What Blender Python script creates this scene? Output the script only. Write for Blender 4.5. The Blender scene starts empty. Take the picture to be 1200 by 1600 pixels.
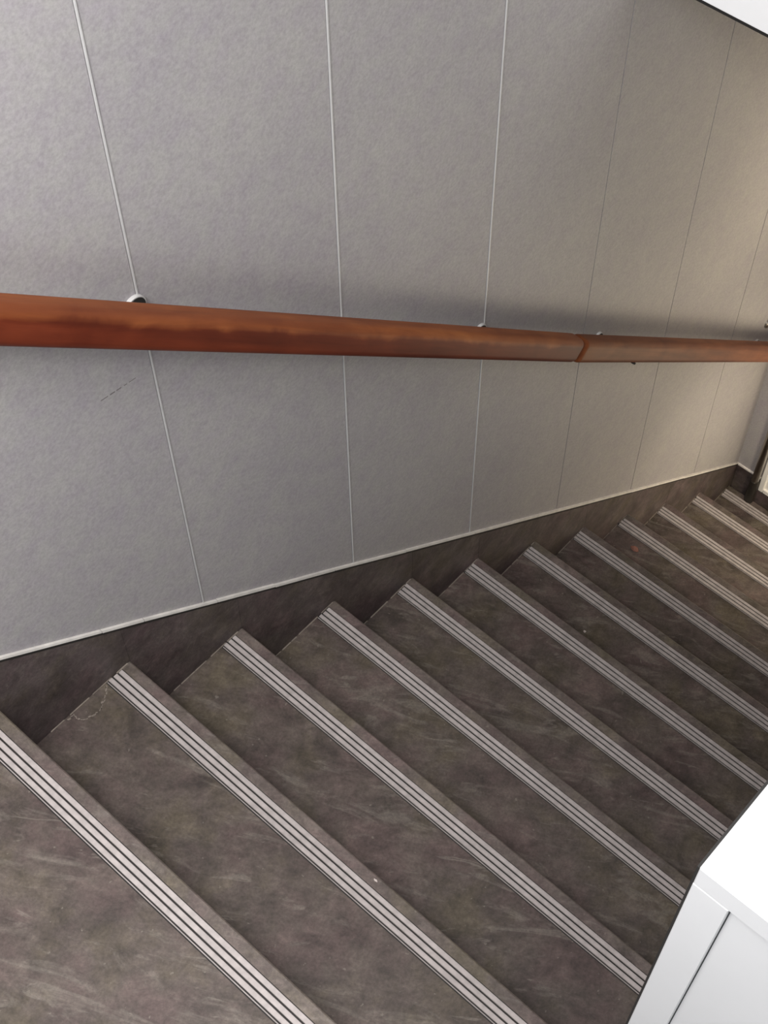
import bpy, bmesh, math, random
from mathutils import Vector, Matrix

random.seed(7)
sc = bpy.context.scene
COL = sc.collection

# ------------------------------------------------------------------ camera
F_PX = 2373.6336
CAM_LOC = Vector((-0.3215, -1.0342, 1.8707))
CAM_R = Vector((0.6688734, -0.7433255, -0.0086969))
CAM_D = Vector((-0.6229805, -0.5541224, -0.5521266))
CAM_F = Vector((0.4055906, 0.3747208, -0.8337150))
cam_data = bpy.data.cameras.new('camera')
cam_data.sensor_fit = 'VERTICAL'
cam_data.sensor_height = 32.0
cam_data.lens = F_PX / 1600.0 * 32.0
cam_data.clip_start = 0.02
cam = bpy.data.objects.new('camera', cam_data)
COL.objects.link(cam)
m = Matrix.Identity(4)
for i in range(3):
    m[i][0] = CAM_R[i]; m[i][1] = -CAM_D[i]; m[i][2] = -CAM_F[i]; m[i][3] = CAM_LOC[i]
cam.matrix_world = m
sc.camera = cam

# ------------------------------------------------------------------ light
world = bpy.data.worlds.new('world'); sc.world = world
world.use_nodes = True
bg = world.node_tree.nodes['Background']
bg.inputs[0].default_value = (1.0, 0.95, 0.90, 1)
bg.inputs[1].default_value = 0.075

def area(name, loc, target, sx, sy, power, col):
    d = bpy.data.lights.new(name, 'AREA'); d.shape = 'RECTANGLE'; d.size = sx; d.size_y = sy
    d.energy = power; d.color = col
    o = bpy.data.objects.new(name, d); COL.objects.link(o)
    o.location = loc
    o.rotation_euler = (Vector(target) - Vector(loc)).to_track_quat('-Z', 'Y').to_euler()
    return o

# daylight from windows behind the upper landing, landing wall lamp, warm lamp of the lower deck, added fills
area('window_daylight', (-2.0, -1.9, 1.7), (0.8, -0.4, 0.0), 1.4, 1.2, 20, (0.82, 0.92, 1.0))
area('window_daylight', (-2.0, -0.7, 1.6), (0.4, -0.3, 0.4), 1.2, 1.2, 22, (1.0, 0.97, 0.94))
area('landing_wall_lamp', (-0.42, -0.5, 1.95), (0.2, 0.0, 0.6), 0.5, 0.4, 33, (1.0, 0.985, 0.985))
area('landing_ceiling_added_lamp', (-0.1, -1.3, 2.0), (0.5, -0.6, 0.0), 0.4, 0.4, 13, (1.0, 0.98, 0.95))  # unseen fill added to brighten the nearest treads
area('lower_deck_lamp', (2.24, -1.0, -1.52), (2.28, 0.0, -1.05), 0.6, 0.6, 7.6, (1.0, 0.84, 0.60))
ul_ = area('lower_wall_fill', (2.30, -0.7, -0.66), (2.28, 0.0, -0.35), 0.35, 0.2, 1.8, (1.0, 0.82, 0.56))  # unseen warm fill added to lift the wall at the far right
ul_.data.spread = math.radians(120)
fl_ = area('stair_foot_fill', (1.5, -0.8, -0.6), (2.42, -0.13, -1.74), 0.2, 0.2, 1.0, (1.0, 0.84, 0.62))  # unseen narrow fill added to brighten the end wall and door
fl_.data.spread = math.radians(55)

vs = sc.view_settings
vs.view_transform = 'Standard'; vs.look = 'None'
vs.exposure = 0.0; vs.gamma = 1.0; vs.use_curve_mapping = False

# ------------------------------------------------------------------ materials
def lin(r, g, b):
    f = lambda c: (c/255/12.92) if c/255 <= 0.04045 else ((c/255+0.055)/1.055)**2.4
    return (f(r), f(g), f(b), 1)

class Mat:
    def __init__(s, name, rough=0.6, metal=0.0, spec=0.5):
        s.m = bpy.data.materials.new(name); s.m.use_nodes = True
        s.nt = s.m.node_tree; s.b = s.nt.nodes['Principled BSDF']
        s.b.inputs['Roughness'].default_value = rough
        s.b.inputs['Metallic'].default_value = metal
        s.b.inputs['Specular IOR Level'].default_value = spec
    def n(s, t, **kw):
        x = s.nt.nodes.new(t)
        for k, v in kw.items(): setattr(x, k, v)
        return x
    def l(s, a, b): s.nt.links.new(a, b)
    def pos(s, rot=(0, 0, 0), scale=(1, 1, 1)):
        g = s.n('ShaderNodeNewGeometry'); mp = s.n('ShaderNodeMapping'); r = s.n('ShaderNodeMapping')
        r.inputs['Rotation'].default_value = rot; mp.inputs['Scale'].default_value = scale
        s.l(g.outputs['Position'], r.inputs[0]); s.l(r.outputs[0], mp.inputs[0])
        return mp.outputs[0]
    def noise(s, vec, scale, detail=4, rough=0.6, dist=0.0):
        x = s.n('ShaderNodeTexNoise'); x.inputs['Scale'].default_value = scale
        x.inputs['Detail'].default_value = detail; x.inputs['Roughness'].default_value = rough
        x.inputs['Distortion'].default_value = dist
        s.l(vec, x.inputs['Vector']); return x.outputs['Fac']
    def ramp(s, fac, stops):
        x = s.n('ShaderNodeValToRGB'); e = x.color_ramp.elements
        while len(e) < len(stops): e.new(0.5)
        for el, (p, c) in zip(e, stops): el.position = p; el.color = c
        s.l(fac, x.inputs[0]); return x.outputs[0]
    def mix(s, fac, a, b, mode='MIX'):
        x = s.n('ShaderNodeMix'); x.data_type = 'RGBA'; x.blend_type = mode
        for v, i in ((fac, 0), (a, 6), (b, 7)):
            if hasattr(v, 'is_output'): s.l(v, x.inputs[i])
            else: x.inputs[i].default_value = v
        return x.outputs[2]
    def color(s, c):
        if hasattr(c, 'is_output'): s.l(c, s.b.inputs['Base Color'])
        else: s.b.inputs['Base Color'].default_value = c
        return s
    def bump(s, h, strength=0.1, dist=0.002):
        x = s.n('ShaderNodeBump'); x.inputs['Strength'].default_value = strength
        x.inputs['Distance'].default_value = dist
        s.l(h, x.inputs['Height']); s.l(x.outputs[0], s.b.inputs['Normal']); return s

def gray(v): return (v, v, v, 1)

def slate(name, dark, light, wisp, k=1.0):
    """brown-grey slate vinyl with soft clouds and pale diagonal wisps"""
    M = Mat(name, 0.55, 0, 0.35)
    iso = M.pos()
    st = M.pos(rot=(0, 0, math.radians(-30)), scale=(3.4, 1.5, 3.4))
    st2 = M.pos(rot=(0, 0, math.radians(-24)), scale=(11.0, 2.6, 11.0))
    cloud = M.noise(st, 3.0, 8, 0.68, 0.9)
    mott = M.noise(iso, 22, 6, 0.68, 0.6)
    c = M.ramp(cloud, [(0.30, dark), (0.70, light)])
    c = M.mix(1.0, c, M.ramp(mott, [(0.30, gray(0.66)), (0.5, gray(1.0)), (0.70, gray(1.34))]), 'MULTIPLY')
    big = M.noise(M.pos(scale=(1.0, 1.0, 1.01)), 9.0, 5, 0.6)
    tint = M.ramp(big, [(0.36, (1.09, 0.955, 1.0, 1)), (0.5, (1.02, 0.99, 0.98, 1)), (0.64, (1.02, 1.01, 0.84, 1))])
    c = M.mix(1.0, c, tint, 'MULTIPLY')
    w = M.noise(st2, 2.6, 7, 0.66, 1.1)
    wf = M.ramp(w, [(0.0, gray(0)), (0.55, gray(0)), (0.66, gray(0.42*k)), (0.72, gray(0.12*k)), (0.80, gray(0.4*k))])
    c = M.mix(wf, c, wisp)
    w2 = M.noise(M.pos(rot=(0, 0, math.radians(-34)), scale=(26.0, 5.5, 26.0)), 2.2, 5, 0.6, 0.8)
    c = M.mix(M.ramp(w2, [(0.0, gray(0)), (0.635, gray(0)), (0.70, gray(0.5*k)), (0.74, gray(0.0))]), c, wisp)
    grain = M.noise(M.pos(rot=(0, 0, math.radians(-30)), scale=(90, 45, 90)), 1.0, 5, 0.7, 0.6)
    c = M.mix(1.0, c, M.ramp(grain, [(0.3, gray(0.78)), (0.7, gray(1.20))]), 'MULTIPLY')
    fine = M.noise(iso, 230, 4, 0.7)
    c = M.mix(1.0, c, M.ramp(fine, [(0.3, gray(0.78)), (0.7, gray(1.20))]), 'MULTIPLY')
    fleck = M.noise(iso, 105, 2, 0.5)
    c = M.mix(M.ramp(fleck, [(0.0, gray(0)), (0.71, gray(0)), (0.76, gray(0.55*k))]), c, wisp)
    pit = M.noise(M.pos(scale=(1, 1.0, 1)), 80, 2, 0.5)
    c = M.mix(M.ramp(pit, [(0.0, gray(0.65*k)), (0.25, gray(0.0)), (1, gray(0))]), c, (dark[0]*.35, dark[1]*.35, dark[2]*.35, 1))
    M.color(c); M.bump(mott, 0.10, 0.003)
    return M.m

MAT_TREAD = slate('slate_vinyl', (0.0600, 0.0475, 0.0425, 1), (0.1290, 0.1060, 0.0910, 1), (0.234, 0.204, 0.174, 1))
MAT_BAND = slate('nosing_vinyl', (0.095, 0.078, 0.070, 1), (0.140, 0.117, 0.103, 1), (0.234, 0.208, 0.185, 1), 0.7)
MAT_SKIRT = slate('skirting_vinyl', (0.062, 0.049, 0.049, 1), (0.114, 0.094, 0.090, 1), (0.18, 0.155, 0.14, 1), 0.6)

def wall_mat(name, base):
    M = Mat(name, 0.5, 0, 0.3)
    p = M.pos()
    fine = M.noise(p, 210, 3, 0.7)
    mid = M.noise(p, 28, 4, 0.65)
    big = M.noise(p, 4.0, 3, 0.5)
    c = M.mix(1.0, base, M.ramp(fine, [(0.3, gray(0.87)), (0.7, gray(1.13))]), 'MULTIPLY')
    c = M.mix(1.0, c, M.ramp(mid, [(0.3, (0.95, 0.92, 0.97, 1)), (0.7, (1.05, 1.07, 1.02, 1))]), 'MULTIPLY')
    c = M.mix(1.0, c, M.ramp(big, [(0.3, (0.96, 0.955, 0.97, 1)), (0.7, (1.04, 1.04, 1.02, 1))]), 'MULTIPLY')
    M.color(c); M.bump(fine, 0.01, 0.0004)
    return M.m

MAT_WALL = wall_mat('grey_laminate', (0.375, 0.360, 0.368, 1))

def plain(name, c, rough=0.5, metal=0, spec=0.5, var=0.04, scale=60):
    M = Mat(name, rough, metal, spec)
    f = M.noise(M.pos(), scale, 3, 0.6)
    c = M.mix(1.0, c, M.ramp(f, [(0.3, gray(1-var)), (0.7, gray(1+var))]), 'MULTIPLY')
    M.color(c); return M.m

MAT_JOINT = plain('joint_bead', (0.55, 0.545, 0.54, 1), 0.4)
MAT_ROSE = plain('satin_nickel', (0.50, 0.49, 0.48, 1), 0.4)
MAT_BEAD = plain('cream_trim_bead', (0.80, 0.765, 0.72, 1), 0.35, var=0.14, scale=30)
MAT_BAR = plain('grip_bar_grey', (0.43, 0.385, 0.37, 1), 0.45, 0, 0.4, 0.14, 70)
MAT_GROOVE = plain('grip_groove_black', (0.018, 0.015, 0.014, 1), 0.7)
MAT_DARK = plain('black_parts_and_shade', (0.012, 0.011, 0.010, 1), 0.7)  # sockets, gap and cap; also the painted shade and contour strips
MAT_BACK = plain('backing_board', (0.09, 0.082, 0.076, 1), 0.8)
MAT_WHITE = plain('white_lacquer', (0.585, 0.59, 0.60, 1), 0.4, 0, 0.3, 0.012, 12)
MAT_FASCIA = plain('white_fascia_paint', (0.93, 0.935, 0.94, 1), 0.4, 0, 0.3, 0.012, 12)
MAT_DOOR = plain('white_door_paint', (0.90, 0.885, 0.84, 1), 0.35, 0, 0.4, 0.012, 12)
MAT_STEEL = plain('brushed_steel', (0.42, 0.40, 0.37, 1), 0.28, 1.0, 0.5, 0.06, 90)
MAT_BLACKSTEEL = plain('dark_steel', (0.05, 0.045, 0.04, 1), 0.4, 0.6)
MAT_CEIL = plain('ceiling_paint', (0.78, 0.78, 0.77, 1), 0.7)
MAT_CRUMB = plain('pale_crumb', (0.60, 0.52, 0.48, 1), 0.8)
MAT_RED = plain('reddish_scrap', (0.26, 0.115, 0.085, 1), 0.7, var=0.2, scale=200)
MAT_SEAL = plain('sealant', (0.22, 0.185, 0.155, 1), 0.6, var=0.25, scale=50)

def wood(name, shade_z=None, k=(1, 1, 1, 1)):
    """varnished cherry; shade_z = height dividing paler top from darker front, part wood figure, part painted shade"""
    M = Mat(name, 0.55, 0, 0.25)
    a = -math.atan2(0.942, 1.0)
    base = M.pos(rot=(0, a, 0))
    v = M.pos(rot=(0, a, 0), scale=(2.0, 42, 42))
    g = M.noise(v, 1.0, 6, 0.62, 0.7)
    v2 = M.pos(rot=(0, a, 0), scale=(7.0, 13, 13))
    f = M.noise(v2, 1.3, 4, 0.55, 0.5)
    c = M.ramp(g, [(0.25, (0.150, 0.034, 0.011, 1)), (0.5, (0.235, 0.060, 0.017, 1)), (0.78, (0.33, 0.098, 0.028, 1))])
    c = M.mix(1.0, c, M.ramp(f, [(0.3, (0.78, 0.70, 0.70, 1)), (0.7, (1.16, 1.20, 1.2, 1))]), 'MULTIPLY')
    if shade_z is not None:
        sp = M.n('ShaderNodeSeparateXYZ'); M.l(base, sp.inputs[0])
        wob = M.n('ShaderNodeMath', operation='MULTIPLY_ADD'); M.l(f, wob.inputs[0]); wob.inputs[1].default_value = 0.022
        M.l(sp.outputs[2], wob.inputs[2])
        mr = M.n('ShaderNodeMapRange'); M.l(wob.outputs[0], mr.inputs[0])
        mr.inputs[1].default_value = shade_z+0.011-0.004; mr.inputs[2].default_value = shade_z+0.011+0.004
        c = M.mix(mr.outputs[0], M.mix(1.0, c, (0.58, 0.38, 0.46, 1), 'MULTIPLY'), M.mix(1.0, c, (1.10, 1.22, 1.22, 1), 'MULTIPLY'))  # front face darkened, top lightened: wood figure plus shading put into the colour
    c = M.mix(1.0, c, k, 'MULTIPLY')
    M.color(c); M.bump(g, 0.05, 0.001)
    return M.m
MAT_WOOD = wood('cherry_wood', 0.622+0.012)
MAT_WOOD2 = wood('cherry_wood_even', None, (0.80, 0.92, 1.0, 1))

# ------------------------------------------------------------------ mesh helpers
def box_bm(bm, lo, hi, bev=0.0, seg=1):
    r = bmesh.ops.create_cube(bm, size=1.0)
    vv = r['verts']
    for v in vv:
        v.co = Vector([(lo[i]+hi[i])/2 + v.co[i]*(hi[i]-lo[i]) for i in range(3)])
    if bev > 0:
        ed = {e for v in vv for e in v.link_edges}
        bmesh.ops.bevel(bm, geom=list(ed), offset=bev, segments=seg, affect='EDGES', profile=0.5)

def prism_y(bm, pts, y0, y1):
    """polygon in the XZ plane extruded between two y values"""
    a = [bm.verts.new((x, y0, z)) for x, z in pts]; b = [bm.verts.new((x, y1, z)) for x, z in pts]
    bm.faces.new(a); bm.faces.new(list(reversed(b)))
    n = len(pts)
    for i in range(n): bm.faces.new((a[i], b[i], b[(i+1) % n], a[(i+1) % n]))
    bmesh.ops.recalc_face_normals(bm, faces=bm.faces)

def lathe(bm, prof, p0, axis, seg=32):
    """prof: (distance along axis, radius) from start to end"""
    ax = Vector(axis).normalized(); p0 = Vector(p0)
    u = ax.orthogonal().normalized(); w = ax.cross(u)
    rings = []
    for d, r in prof:
        if r < 1e-6: rings.append([bm.verts.new(p0+ax*d)])
        else: rings.append([bm.verts.new(p0+ax*d+(u*math.cos(2*math.pi*i/seg)+w*math.sin(2*math.pi*i/seg))*r) for i in range(seg)])
    for A, B in zip(rings, rings[1:]):
        for i in range(seg):
            j = (i+1) % seg
            q = [A[i % len(A)], A[j % len(A)], B[j % len(B)], B[i % len(B)]]
            u_ = []
            for v in q:
                if v not in u_: u_.append(v)
            if len(u_) >= 3: bm.faces.new(u_)
    bmesh.ops.recalc_face_normals(bm, faces=bm.faces)

def tube(bm, pts, r, seg=12):
    rings = []
    for i, p in enumerate(pts):
        p = Vector(p); t = (Vector(pts[min(i+1, len(pts)-1)])-Vector(pts[max(i-1, 0)])).normalized()
        u = t.cross(Vector((0.31, 0.17, 0.93))).normalized(); w = t.cross(u)
        rings.append([bm.verts.new(p+(u*math.cos(2*math.pi*k/seg)+w*math.sin(2*math.pi*k/seg))*r) for k in range(seg)])
    for A, B in zip(rings, rings[1:]):
        for k in range(seg): bm.faces.new((A[k], A[(k+1) % seg], B[(k+1) % seg], B[k]))
    bm.faces.new(rings[0]); bm.faces.new(list(reversed(rings[-1])))
    bmesh.ops.recalc_face_normals(bm, faces=bm.faces)

def obj(name, bm, mat, parent=None, smooth=False):
    org = Vector((0, 0, 0))
    q = parent
    while q is not None: org += q.location; q = q.parent
    bmesh.ops.translate(bm, verts=bm.verts, vec=-org)
    me = bpy.data.meshes.new(name); bm.to_mesh(me); bm.free()
    me.materials.append(mat)
    if smooth:
        me.polygons.foreach_set('use_smooth', [True]*len(me.polygons))
        try: me.set_sharp_from_angle(angle=math.radians(40))
        except Exception: pass
    o = bpy.data.objects.new(name, me); COL.objects.link(o)
    if parent is not None: o.parent = parent
    return o

def bx(name, lo, hi, mat, parent=None, bev=0.0):
    bm = bmesh.new(); box_bm(bm, lo, hi, bev); return obj(name, bm, mat, parent)

def thing(name, label, cat, loc=(0, 0, 0), kind=None, group=None):
    o = bpy.data.objects.new(name, None); COL.objects.link(o); o.location = loc
    o.empty_display_size = 0.1
    o['label'] = label; o['category'] = cat
    if kind: o['kind'] = kind
    if group: o['group'] = group
    return o

def tag(o, label, cat, kind=None, group=None):
    o['label'] = label; o['category'] = cat
    if kind: o['kind'] = kind
    if group: o['group'] = group
    return o

# ------------------------------------------------------------------ dimensions
G, R = 0.2198, 0.19
SL = R/G
H = 0.1037                       # bead line above the nosing line, along the wall
NSTEP = 12                       # nosings 0..11
WID = 0.936
XE = 2.424                       # end wall
ZB = -11*R                       # level of the lowest step
NOSE = [k*G for k in range(11)] + [11*G - 0.012]
def zline(x): return -SL*x + H   # skirting top
CEIL = 2.7

# ------------------------------------------------------------------ wall on the left with panels
wl = bx('wall_left', (-2.3, 0.012, -2.6), (XE+0.25, 0.12, CEIL), MAT_BACK)
tag(wl, 'tall pale grey panelled wall beside the stairs behind the handrail', 'wall', 'structure')
SEAMS = [-1.06, -0.68, -0.33, 0.02, 0.374, 0.715, 1.063, 1.396, 1.748, 2.117, XE]
GAP = 0.0011
for i, (a, b) in enumerate(zip(SEAMS, SEAMS[1:])):
    x0, x1 = a+GAP+(0.0008 if i in (3, 4, 5, 6) else 0), b-GAP
    if i == len(SEAMS)-2: x1 = XE
    bm = bmesh.new()
    prism_y(bm, [(x0, zline(x0)+0.002), (x1, zline(x1)+0.002), (x1, CEIL-0.02), (x0, CEIL-0.02)], 0.003, 0.013)
    obj('wall_panel', bm, MAT_WALL, wl)
for x in SEAMS[3:7]:             # pale beads in the nearer joints, plain grooves farther down
    bm = bmesh.new()
    prism_y(bm, [(x+0.0001, zline(x)+0.002), (x+0.0021, zline(x)+0.002), (x+0.0021, CEIL-0.02), (x+0.0001, CEIL-0.02)], 0.0016, 0.0125)
    obj('joint_bead', bm, MAT_JOINT, wl)
# scuff on the second panel, left of its joint, under the handrail
bm = bmesh.new()
sa, sb = Vector((0.290, 0, 0.388)), Vector((0.347, 0, 0.380))
for t0, t1, w in ((0.0, 0.20, 0.0007), (0.26, 0.40, 0.0010), (0.44, 0.58, 0.0008), (0.66, 0.74, 0.0006), (0.80, 1.0, 0.0005)):
    p, q = sa.lerp(sb, t0), sa.lerp(sb, t1)
    prism_y(bm, [(p.x, p.z-w), (q.x, q.z-w), (q.x, q.z+w), (p.x, p.z+w)], 0.0028, 0.0032)
s = obj('scuff_mark', bm, plain('scuff_grey', (0.16, 0.14, 0.14, 1), 0.7), wl)
s['label'] = 'thin dark broken scuff mark'

# skirting panels, one per step, following the slope
bl = bx('baseboard_left', (-1.2, 0.0075, -2.3), (XE+0.2, 0.0125, 0.02), MAT_DARK)
bl.data.clear_geometry()
bm = bmesh.new()
prism_y(bm, [(-1.06, zline(-1.06)), (XE, zline(XE)), (XE, -2.3), (-1.06, -2.3)], 0.006, 0.0125)
bm.to_mesh(bl.data); bm.free()
tag(bl, 'dark slate vinyl skirting stepping down along the grey wall', 'baseboard', 'structure')
for k in range(-4, NSTEP):
    x0, x1 = (k-1)*G + 0.0002, k*G - 0.0002
    x1 = min(x1, XE)
    if k == NSTEP-1: x1 = XE
    zb = (-k*R if k >= 0 else 0.0) - 0.02
    t = 0.0086 + random.uniform(-0.0008, 0.0008)
    bm = bmesh.new()
    prism_y(bm, [(x0, zb), (x1, zb), (x1, zline(x1)-t), (x0, zline(x0)-t)], 0.0 + random.uniform(0, 0.0006), 0.0075)
    obj('skirting_panel', bm, MAT_SKIRT, bl)

# cream bead along the top of the skirting, laid in short lengths
tr = thing('trim_1', 'thin cream trim bead along the top of the sloping skirting', 'trim', (0, 0, 0), 'structure')
cuts = [-0.9, -0.5, -0.1, 0.19, 0.262, 0.40, 0.522, 0.665, 0.86, 1.08, 1.22, 1.47, 1.75, 2.05, XE]
for i, (a, b) in enumerate(zip(cuts, cuts[1:])):
    dz = random.uniform(-0.0013, 0.0013)
    th = 0.0050 + random.uniform(-0.0008, 0.0008) + 0.0022*max(0, a)/2.4
    bm = bmesh.new()
    x0, x1 = a+0.0005, b-0.0005
    d0, d1 = dz, -dz*0.6
    prism_y(bm, [(x0, zline(x0)-0.001+d0), (x1, zline(x1)-0.001+d1), (x1, zline(x1)+th+d1), (x0, zline(x0)+th+d0)], -0.0012, 0.0125)
    obj('bead_length', bm, MAT_BEAD, tr)
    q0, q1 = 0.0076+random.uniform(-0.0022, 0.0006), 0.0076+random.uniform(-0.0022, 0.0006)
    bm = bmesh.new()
    prism_y(bm, [(x0, zline(x0)-q0+d0), (x1, zline(x1)-q1+d1), (x1, zline(x1)-0.0011+d1), (x0, zline(x0)-0.0011+d0)], -0.0006, 0.0060)  # black strip stands in for the shade line below the bead
    o = obj('shade_strip', bm, MAT_DARK, tr); o['label'] = 'black strip painting the shade line under the cream bead'

# ------------------------------------------------------------------ floors, ceiling, end wall
fl = bx('floor', (-2.3, -3.0, -0.14), (-0.30, 0.0, 0.0), MAT_TREAD)
tag(fl, 'slate vinyl upper landing at the head of the stairs', 'floor', 'structure')
bm = bmesh.new()
box_bm(bm, (-0.2995, -3.0, -0.14), (0.62, -1.165, 0.0)); box_bm(bm, (-0.2995, -1.1645, -0.14), (0.095, -0.9405, 0.0))
fx = obj('floor', bm, MAT_TREAD)
tag(fx, 'slate vinyl landing running on behind the white balustrade', 'floor', 'structure')
wr = bx('wall_right', (-2.3, -3.12, -2.6), (3.0, -3.0, CEIL), MAT_WALL)
tag(wr, 'grey wall on the open side across the stairwell', 'wall', 'structure')
bm = bmesh.new()
box_bm(bm, (0.62, -3.0, ZB-0.25), (2.2095, -0.97, ZB-0.035))
fy = obj('floor', bm, MAT_TREAD)
tag(fy, 'dark lower deck floor beside the open side of the stairs', 'floor', 'structure')
fl2 = bx('floor', (2.21, -3.0, ZB-0.25), (3.0, 0.12, ZB-0.035), MAT_TREAD)
tag(fl2, 'dark lower deck floor under the foot of the stairs', 'floor', 'structure')
ce = bx('ceiling', (-2.3, -3.0, CEIL), (3.0, 0.12, CEIL+0.1), MAT_CEIL)
tag(ce, 'white painted ceiling above the stairwell', 'ceiling', 'structure')
wf = bx('wall_far', (XE+0.012, -3.0, -2.6), (XE+0.12, 0.012, CEIL), MAT_BACK)
tag(wf, 'narrow beige end wall at the foot of the stairs', 'wall', 'structure')
bx('wall_panel', (XE, -0.085, ZB+0.104), (XE+0.012, 0.003, CEIL-0.02), MAT_WALL, wf)
bf = bx('baseboard_far', (XE-0.003, -0.93, ZB-0.03), (XE+0.012, -0.0005, ZB+0.036), MAT_SKIRT)
tag(bf, 'dark skirting and sill across the foot of the stairs', 'baseboard', 'structure')
bx('skirting_panel', (XE-0.003, -0.085, ZB+0.036), (XE+0.012, -0.0005, ZB+0.096), MAT_SKIRT, bf)
t2 = bx('trim_2', (XE-0.005, -0.085, ZB+0.098), (XE+0.012, -0.0015, ZB+0.104), MAT_BEAD)
tag(t2, 'short cream trim bead on the end wall beside the steel post', 'trim', 'structure')

# white door on the end wall, right of the steel post
dr = thing('door_1', 'white framed door at the foot of the stairs right of the post', 'door', (XE, -0.45, ZB+0.04), 'structure')
Y0, Y1 = -0.087, -0.86
bx('door_stile', (XE-0.006, Y0-0.018, ZB+0.044), (XE+0.011, Y0, 0.0), MAT_DOOR, dr, 0.002)
bx('door_stile', (XE-0.006, Y1, ZB+0.044), (XE+0.011, Y1+0.04, 0.0), MAT_DOOR, dr, 0.002)
bx('door_rail', (XE-0.006, Y1+0.04, ZB+0.044), (XE+0.011, Y0-0.018, ZB+0.062), MAT_DOOR, dr, 0.002)
bx('door_rail', (XE-0.006, Y1+0.04, ZB+0.150), (XE+0.011, Y0-0.018, ZB+0.158), MAT_DOOR, dr, 0.002)
bx('door_rail', (XE-0.006, Y1+0.04, -0.05), (XE+0.011, Y0-0.018, 0.0), MAT_DOOR, dr, 0.002)
bx('door_panel', (XE+0.001, Y1+0.04, ZB+0.062), (XE+0.011, Y0-0.018, ZB+0.150), MAT_DOOR, dr)
bx('door_panel', (XE+0.001, Y1+0.04, ZB+0.158), (XE+0.011, Y0-0.018, -0.05), MAT_DOOR, dr)
bx('door_gap', (XE-0.001, Y1, ZB+0.036), (XE+0.011, Y0, ZB+0.044), MAT_DARK, dr)

# bulkhead across the stairwell (edge of the deck above)
HX, HZ = 1.392, 0.394
hd = thing('wall_overhead', 'white bulkhead crossing the stairwell at the top right', 'wall', (HX, -0.6, HZ), 'structure')
bx('fascia', (HX, -1.6, HZ+0.002), (HX+0.10, 0.002, HZ+0.50), MAT_FASCIA, hd, 0.002)
e = bx('edge_contour', (HX+0.002, -1.6, HZ-0.0035), (HX+0.10, 0.002, HZ+0.002), MAT_DARK, hd)  # dark contour of the edge drawn as an added strip
e['label'] = 'black contour strip added under the white edge'

# ------------------------------------------------------------------ the stair flight
st = thing('staircase', 'straight flight of slate vinyl stairs with pale grip bars', 'staircase', (0, -0.47, ZB))
BARS = [(0.0190, 0.0260), (0.0287, 0.0357), (0.0384, 0.0452), (0.0474, 0.0487)]
for k in range(NSTEP):
    xn, z = NOSE[k], -k*R
    back = (-0.30 if k == 0 else NOSE[k-1])
    tr_ = bx('tread', (back-(0 if k == 0 else 0.012), -WID, z-0.022), (xn-0.0505, -0.0002, z), MAT_TREAD, st)
    # edge band with a rounded nose
    bm = bmesh.new()
    prism_y(bm, [(xn-0.0178, z-0.022), (xn-0.001, z-0.022), (xn, z-0.020), (xn, z-0.0025), (xn-0.0008, z-0.0008), (xn-0.0025, z+0.0003), (xn-0.0178, z+0.0003)], -WID, -0.0004)
    obj('nosing_band', bm, MAT_BAND, tr_)
    bx('grip_base', (xn-0.0505, -WID, z-0.022), (xn-0.0178, -0.0004, z-0.0012), MAT_GROOVE, tr_)
    for j, (a, b) in enumerate(BARS):
        y1 = -0.0012 - random.uniform(0, 0.0022)
        o = bx('grip_bar', (xn-b, -WID, z-0.0016), (xn-a, y1, z+0.0012), MAT_BAR, tr_, 0.0004)
        if j == 3: o['label'] = 'thin outermost bar'
    # worn sealant line where the tread meets the skirting
    bm = bmesh.new()
    x = (0 if k == 0 else xn-G+0.02)
    x = xn-G+0.06
    while x < xn-0.012:
        ln = random.uniform(0.012, 0.05); w = random.uniform(0.0006, 0.0016)
        x2 = min(x+ln, xn-0.006)
        box_bm(bm, (x, -0.0004-w, z-0.001), (x2, 0.0004, z+0.0010))
        x = x2 + random.uniform(0.0, 0.012)
    obj('sealant_line', bm, MAT_SEAL, tr_)
    bx('riser', (xn-0.024, -WID, z-R), (xn-0.012, -0.0002, z-0.022), MAT_TREAD, st)
# carriage along the open side
bm = bmesh.new()
prism_y(bm, [(0.64, zline(0.64)-H-0.06), (XE-0.03, zline(XE)-H-0.06), (XE-0.03, zline(XE)-H-0.33), (0.64, zline(0.64)-H-0.33)], -WID+0.03, -WID+0.055)
obj('string_board', bm, MAT_WHITE, st)

# worn patch near the wall on the second step
bm = bmesh.new()
def flake(x, y, a, b, rot):
    n = 8; pts_ = []
    for i in range(n):
        t = 2*math.pi*i/n; q = random.uniform(0.65, 1.3)
        u, v = a*q*math.cos(t), b*q*math.sin(t)
        pts_.append(bm.verts.new((x+u*math.cos(rot)-v*math.sin(rot), y+u*math.sin(rot)+v*math.cos(rot), -R+0.0005)))
    bm.faces.new(pts_)
rim = [(0.088, -0.0035), (0.1004, -0.0052), (0.101, -0.0140), (0.1076, -0.0229), (0.1209, -0.0267), (0.1329, -0.029), (0.142, -0.0232), (0.1518, -0.0182), (0.161, -0.0123), (0.166, -0.004)]
for (xa, ya), (xb, yb) in zip(rim, rim[1:]):
    for j in range(3):
        t = (j+random.uniform(0.2, 0.8))/3
        flake(xa+(xb-xa)*t+random.uniform(-.001, .001), min(-0.0008, ya+(yb-ya)*t+random.uniform(-.0012, .0012)), random.uniform(0.0012, 0.0034), random.uniform(0.0006, 0.0015), math.atan2(yb-ya, xb-xa)+random.uniform(-.4, .4))
bmesh.ops.recalc_face_normals(bm, faces=bm.faces)
ext = bmesh.ops.extrude_face_region(bm, geom=list(bm.faces))
bmesh.ops.translate(bm, verts=[v for v in ext['geom'] if isinstance(v, bmesh.types.BMVert)], vec=(0, 0, -0.0009))
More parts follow.
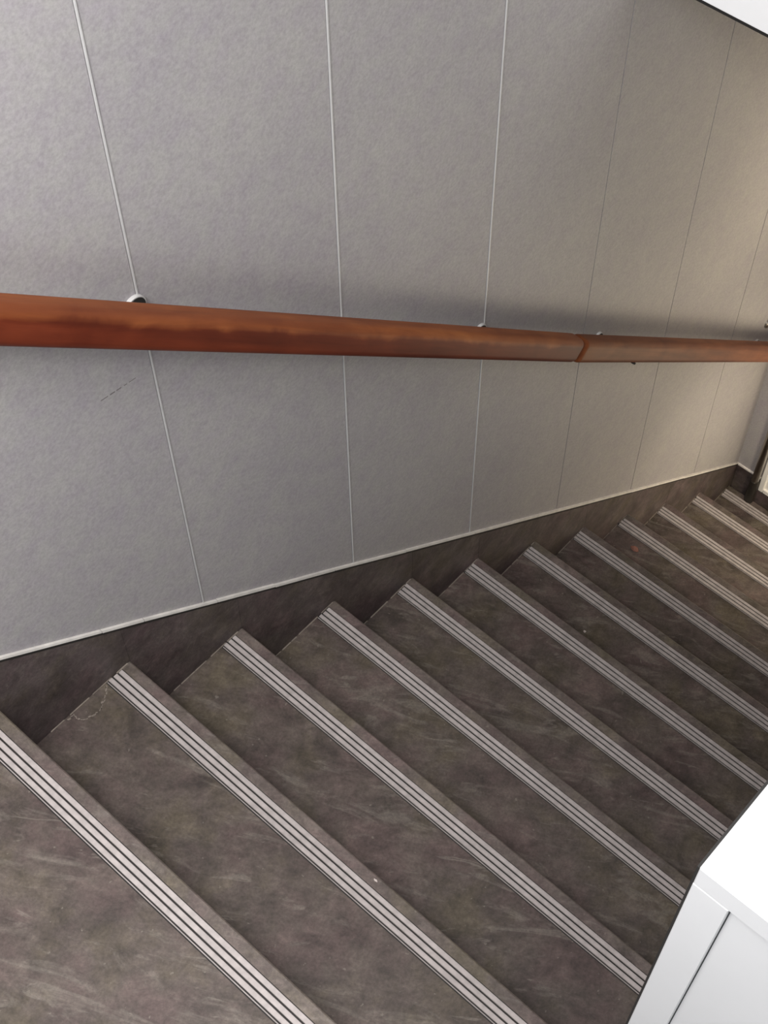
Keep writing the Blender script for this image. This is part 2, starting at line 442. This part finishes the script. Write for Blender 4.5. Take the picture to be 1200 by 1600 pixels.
bmesh.ops.recalc_face_normals(bm, faces=bm.faces)
t1 = [c for c in st.children if c.name.startswith('tread')]
wp = obj('worn_patch', bm, MAT_SEAL, sorted(t1, key=lambda o: o.name)[1])
wp['label'] = 'pale chipped patch by the wall'

# ------------------------------------------------------------------ handrails
RR, RY = 0.0273, -0.062
def rail(pa, pb, label, bracket_px, start_round):
    a, b = Vector((pa[0], RY, pa[1])), Vector((pb[0], RY, pb[1]))
    ax = (b-a).normalized(); L = (b-a).length
    mid = (a+b)/2
    root = thing('handrail', label, 'handrail', tuple(mid), None, 'wooden handrails on the grey wall')
    # rounded rectangular section, upright, with softened ends
    u = Vector((0, -1, 0)); w = ax.cross(u)
    if w.z < 0: w = -w
    RW, RH, RC, f = 0.0415, 0.0495, 0.0135, 0.016
    def section(c, ins):
        hw, hh, r = RW/2-ins, RH/2-ins, max(RC-ins*0.6, 0.003)
        out = []
        for sx, sy, a0 in ((1, 1, 0), (-1, 1, 90), (-1, -1, 180), (1, -1, 270)):
            for i in range(9):
                t = math.radians(a0+90*i/8)
                out.append(bm.verts.new(c+u*(sx*(hw-r)+r*math.cos(t))+w*(sy*(hh-r)+r*math.sin(t))))
        return out
    bm = bmesh.new()
    prof = [(f-f*math.sin(math.pi/2*(1-i/6)), f-f*math.cos(math.pi/2*(1-i/6))) for i in range(7)]
    rings = [section(a+ax*d, ins) for d, ins in prof]
    for i in range(1, 24): rings.append(section(a+ax*(f+(L-2*f)*i/24), 0))
    rings += [section(a+ax*(L-d), ins) for d, ins in reversed(prof)]
    for A, B in zip(rings, rings[1:]):
        for i in range(len(A)):
            j = (i+1) % len(A); bm.faces.new((A[i], A[j], B[j], B[i]))
    bm.faces.new(rings[0]); bm.faces.new(rings[-1])
    bmesh.ops.recalc_face_normals(bm, faces=bm.faces)
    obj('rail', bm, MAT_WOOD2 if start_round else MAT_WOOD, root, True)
    for bxp, bzp, kr in bracket_px:
        br = bmesh.new()
        # wall rosette with a turned rim and a dark socket, then the standoff arm under the rail
        lathe(br, [(d_, r_*kr) for d_, r_ in ((0, 0.0175), (0.004, 0.0175), (0.0050, 0.0170), (0.0050, 0.0156), (0.003, 0.0152), (0.003, 0.0))], (bxp, 0.0030, bzp), (0, -1, 0), 28)
        bo = obj('bracket', br, MAT_ROSE, root, True)
        q = bmesh.new()
        lathe(q, [(d_, r_*kr) for d_, r_ in ((0, 0.0154), (0.001, 0.0152), (0.001, 0.0))], (bxp, -0.0018, bzp), (0, -1, 0), 24)
        obj('socket', q, MAT_DARK, bo)
        s_ = (Vector((bxp, RY, bzp))-a).dot(ax); c = a+ax*s_
        arm = bmesh.new()
        tube(arm, [(bxp, -0.001, bzp-0.002), (bxp, -0.022, bzp-0.004), (c.x*0.5+bxp*0.5, -0.042, (bzp+c.z)/2-0.012), (c.x, RY+0.004, c.z-0.016)], 0.0065)
        obj('bracket_arm', arm, MAT_BLACKSTEEL, bo, True)
    if start_round:              # dark fixing visible along the lower front edge
        c = a + ax*(L*0.205) + u*(RW/2-0.007) - w*(RH/2-0.0025)
        q = bmesh.new(); lathe(q, [(0, 0.0), (0, 0.006), (0.0032, 0.0055), (0.0032, 0.0)], c, -w, 16)
        obj('screw_cap', q, MAT_DARK, root)
    return root

s1 = -0.942
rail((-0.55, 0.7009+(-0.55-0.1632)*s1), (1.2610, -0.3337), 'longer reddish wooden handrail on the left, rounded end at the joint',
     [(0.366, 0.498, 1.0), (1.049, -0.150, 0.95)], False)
s2 = -0.9192
rail((1.2625, -0.3362), (2.384, -0.3406+(2.384-1.2693)*s2), 'shorter far wooden handrail continuing to the right beyond the joint',
     [(1.450, -0.524, 0.85), (2.275, -1.283, 0.85)], True)

# small round steel fitting on the wall above the far rail
kb = bmesh.new()
lathe(kb, [(0, 0.014), (0.005, 0.014), (0.008, 0.011), (0.008, 0.008), (0.004, 0.007), (0.004, 0)], (2.318, 0.003, -1.236), (0, -1, 0), 24)
kn = thing('wall_socket', 'small round metal fitting on the wall above the far handrail end', 'fitting', (2.318, 0.003, -1.236))
obj('rim', kb, MAT_STEEL, kn, True)
q = bmesh.new(); lathe(q, [(0, 0.010), (0.0012, 0.0095), (0.0012, 0)], (2.318, -0.0035, -1.236), (0, -1, 0), 20)
obj('core', q, MAT_DARK, kn)

# ------------------------------------------------------------------ steel post
PX, PY = 2.400, -0.077
po = thing('steel_post', 'slim upright steel post at the foot of the stairs', 'post', (PX, PY, ZB))
bm = bmesh.new(); lathe(bm, [(0.0, 0.0), (0.0, 0.0118), (2.0, 0.0118), (2.0, 0)], (PX, PY, ZB), (0, 0, 1), 24)
obj('pole', bm, MAT_STEEL, po, True)
bm = bmesh.new(); lathe(bm, [(0.0, 0.0119), (0.0, 0.0148), (0.105, 0.0148), (0.107, 0.0138), (0.107, 0.0119)], (PX, PY, ZB), (0, 0, 1), 24)
obj('collar', bm, MAT_BLACKSTEEL, po, True)

# ------------------------------------------------------------------ white balustrade box at the lower right
BX0, BX1, BY0, BY1, BZ = 0.100, 0.62, -0.9385, -1.16, 0.85
bb = thing('balustrade', 'white boxed balustrade with framed end panel at the lower right', 'balustrade', ((BX0+BX1)/2, (BY0+BY1)/2, -0.36))
bx('top_board', (BX0, BY1, BZ-0.030), (BX1, BY0, BZ), MAT_WHITE, bb, 0.0012)
bx('stile', (BX0, BY0-0.031, -0.36), (BX0+0.02, BY0, BZ-0.030), MAT_WHITE, bb, 0.0008)
bx('stile', (BX0, BY1, -0.36), (BX0+0.02, BY1+0.031, BZ-0.030), MAT_WHITE, bb, 0.0008)
bx('end_panel', (BX0+0.0035, BY1+0.0316, -0.36), (BX0+0.02, BY0-0.0320, BZ-0.0308), MAT_WHITE, bb)
bx('body', (BX0+0.02, BY1, -0.36), (BX1, BY0, BZ-0.030), MAT_WHITE, bb)
g_ = bx('edge_contour', (BX0+0.001, BY0-0.0001, BZ-0.012), (BX1, BY0+0.0022, BZ-0.002), MAT_DARK, bb)  # dark contour of the box drawn as added strips
g_['label'] = 'black contour strip added along the stair side edge'
g_ = bx('edge_contour', (BX0+0.001, BY0-0.0001, -0.36), (BX0+0.012, BY0+0.0022, BZ-0.012), MAT_DARK, bb)
g_['label'] = 'black contour strip added along the stair side edge'

# ------------------------------------------------------------------ crumbs and litter
def lump(name, loc, size, mat, label, cat, seed):
    rnd = random.Random(seed)
    bm = bmesh.new(); bmesh.ops.create_icosphere(bm, subdivisions=2, radius=1.0)
    for v in bm.verts:
        n = v.co.normalized(); k = rnd.uniform(0.75, 1.15)
        v.co = Vector((n.x*size[0]*k, n.y*size[1]*k, (n.z*k+0.9)*size[2]))
        if v.co.z < 0: v.co.z = 0
        v.co += Vector(loc)
    root_bm = bm
    o = obj(name, root_bm, mat)
    o.data.transform(Matrix.Translation(-Vector(loc))); o.location = loc
    return tag(o, label, cat)
lump('litter_scrap', (1.6779, -0.083, -8*R), (0.007, 0.013, 0.004), MAT_RED, 'small reddish brown scrap lying on a far step', 'litter', 3)
lump('crumb', (0.4469, -0.317, -3*R), (0.0035, 0.0026, 0.002), MAT_CRUMB, 'pale crumb below the grip bars of the third nosing', 'crumb', 4)
lump('crumb', (0.2125, -0.514, -R+0.0003), (0.0016, 0.0034, 0.001), MAT_CRUMB, 'tiny white flake on the nosing edge of the second step', 'crumb', 5)
lump('crumb', (1.2030, -0.236, -6*R), (0.003, 0.0036, 0.002), MAT_CRUMB, 'white speck on the tread of a middle step', 'crumb', 6)
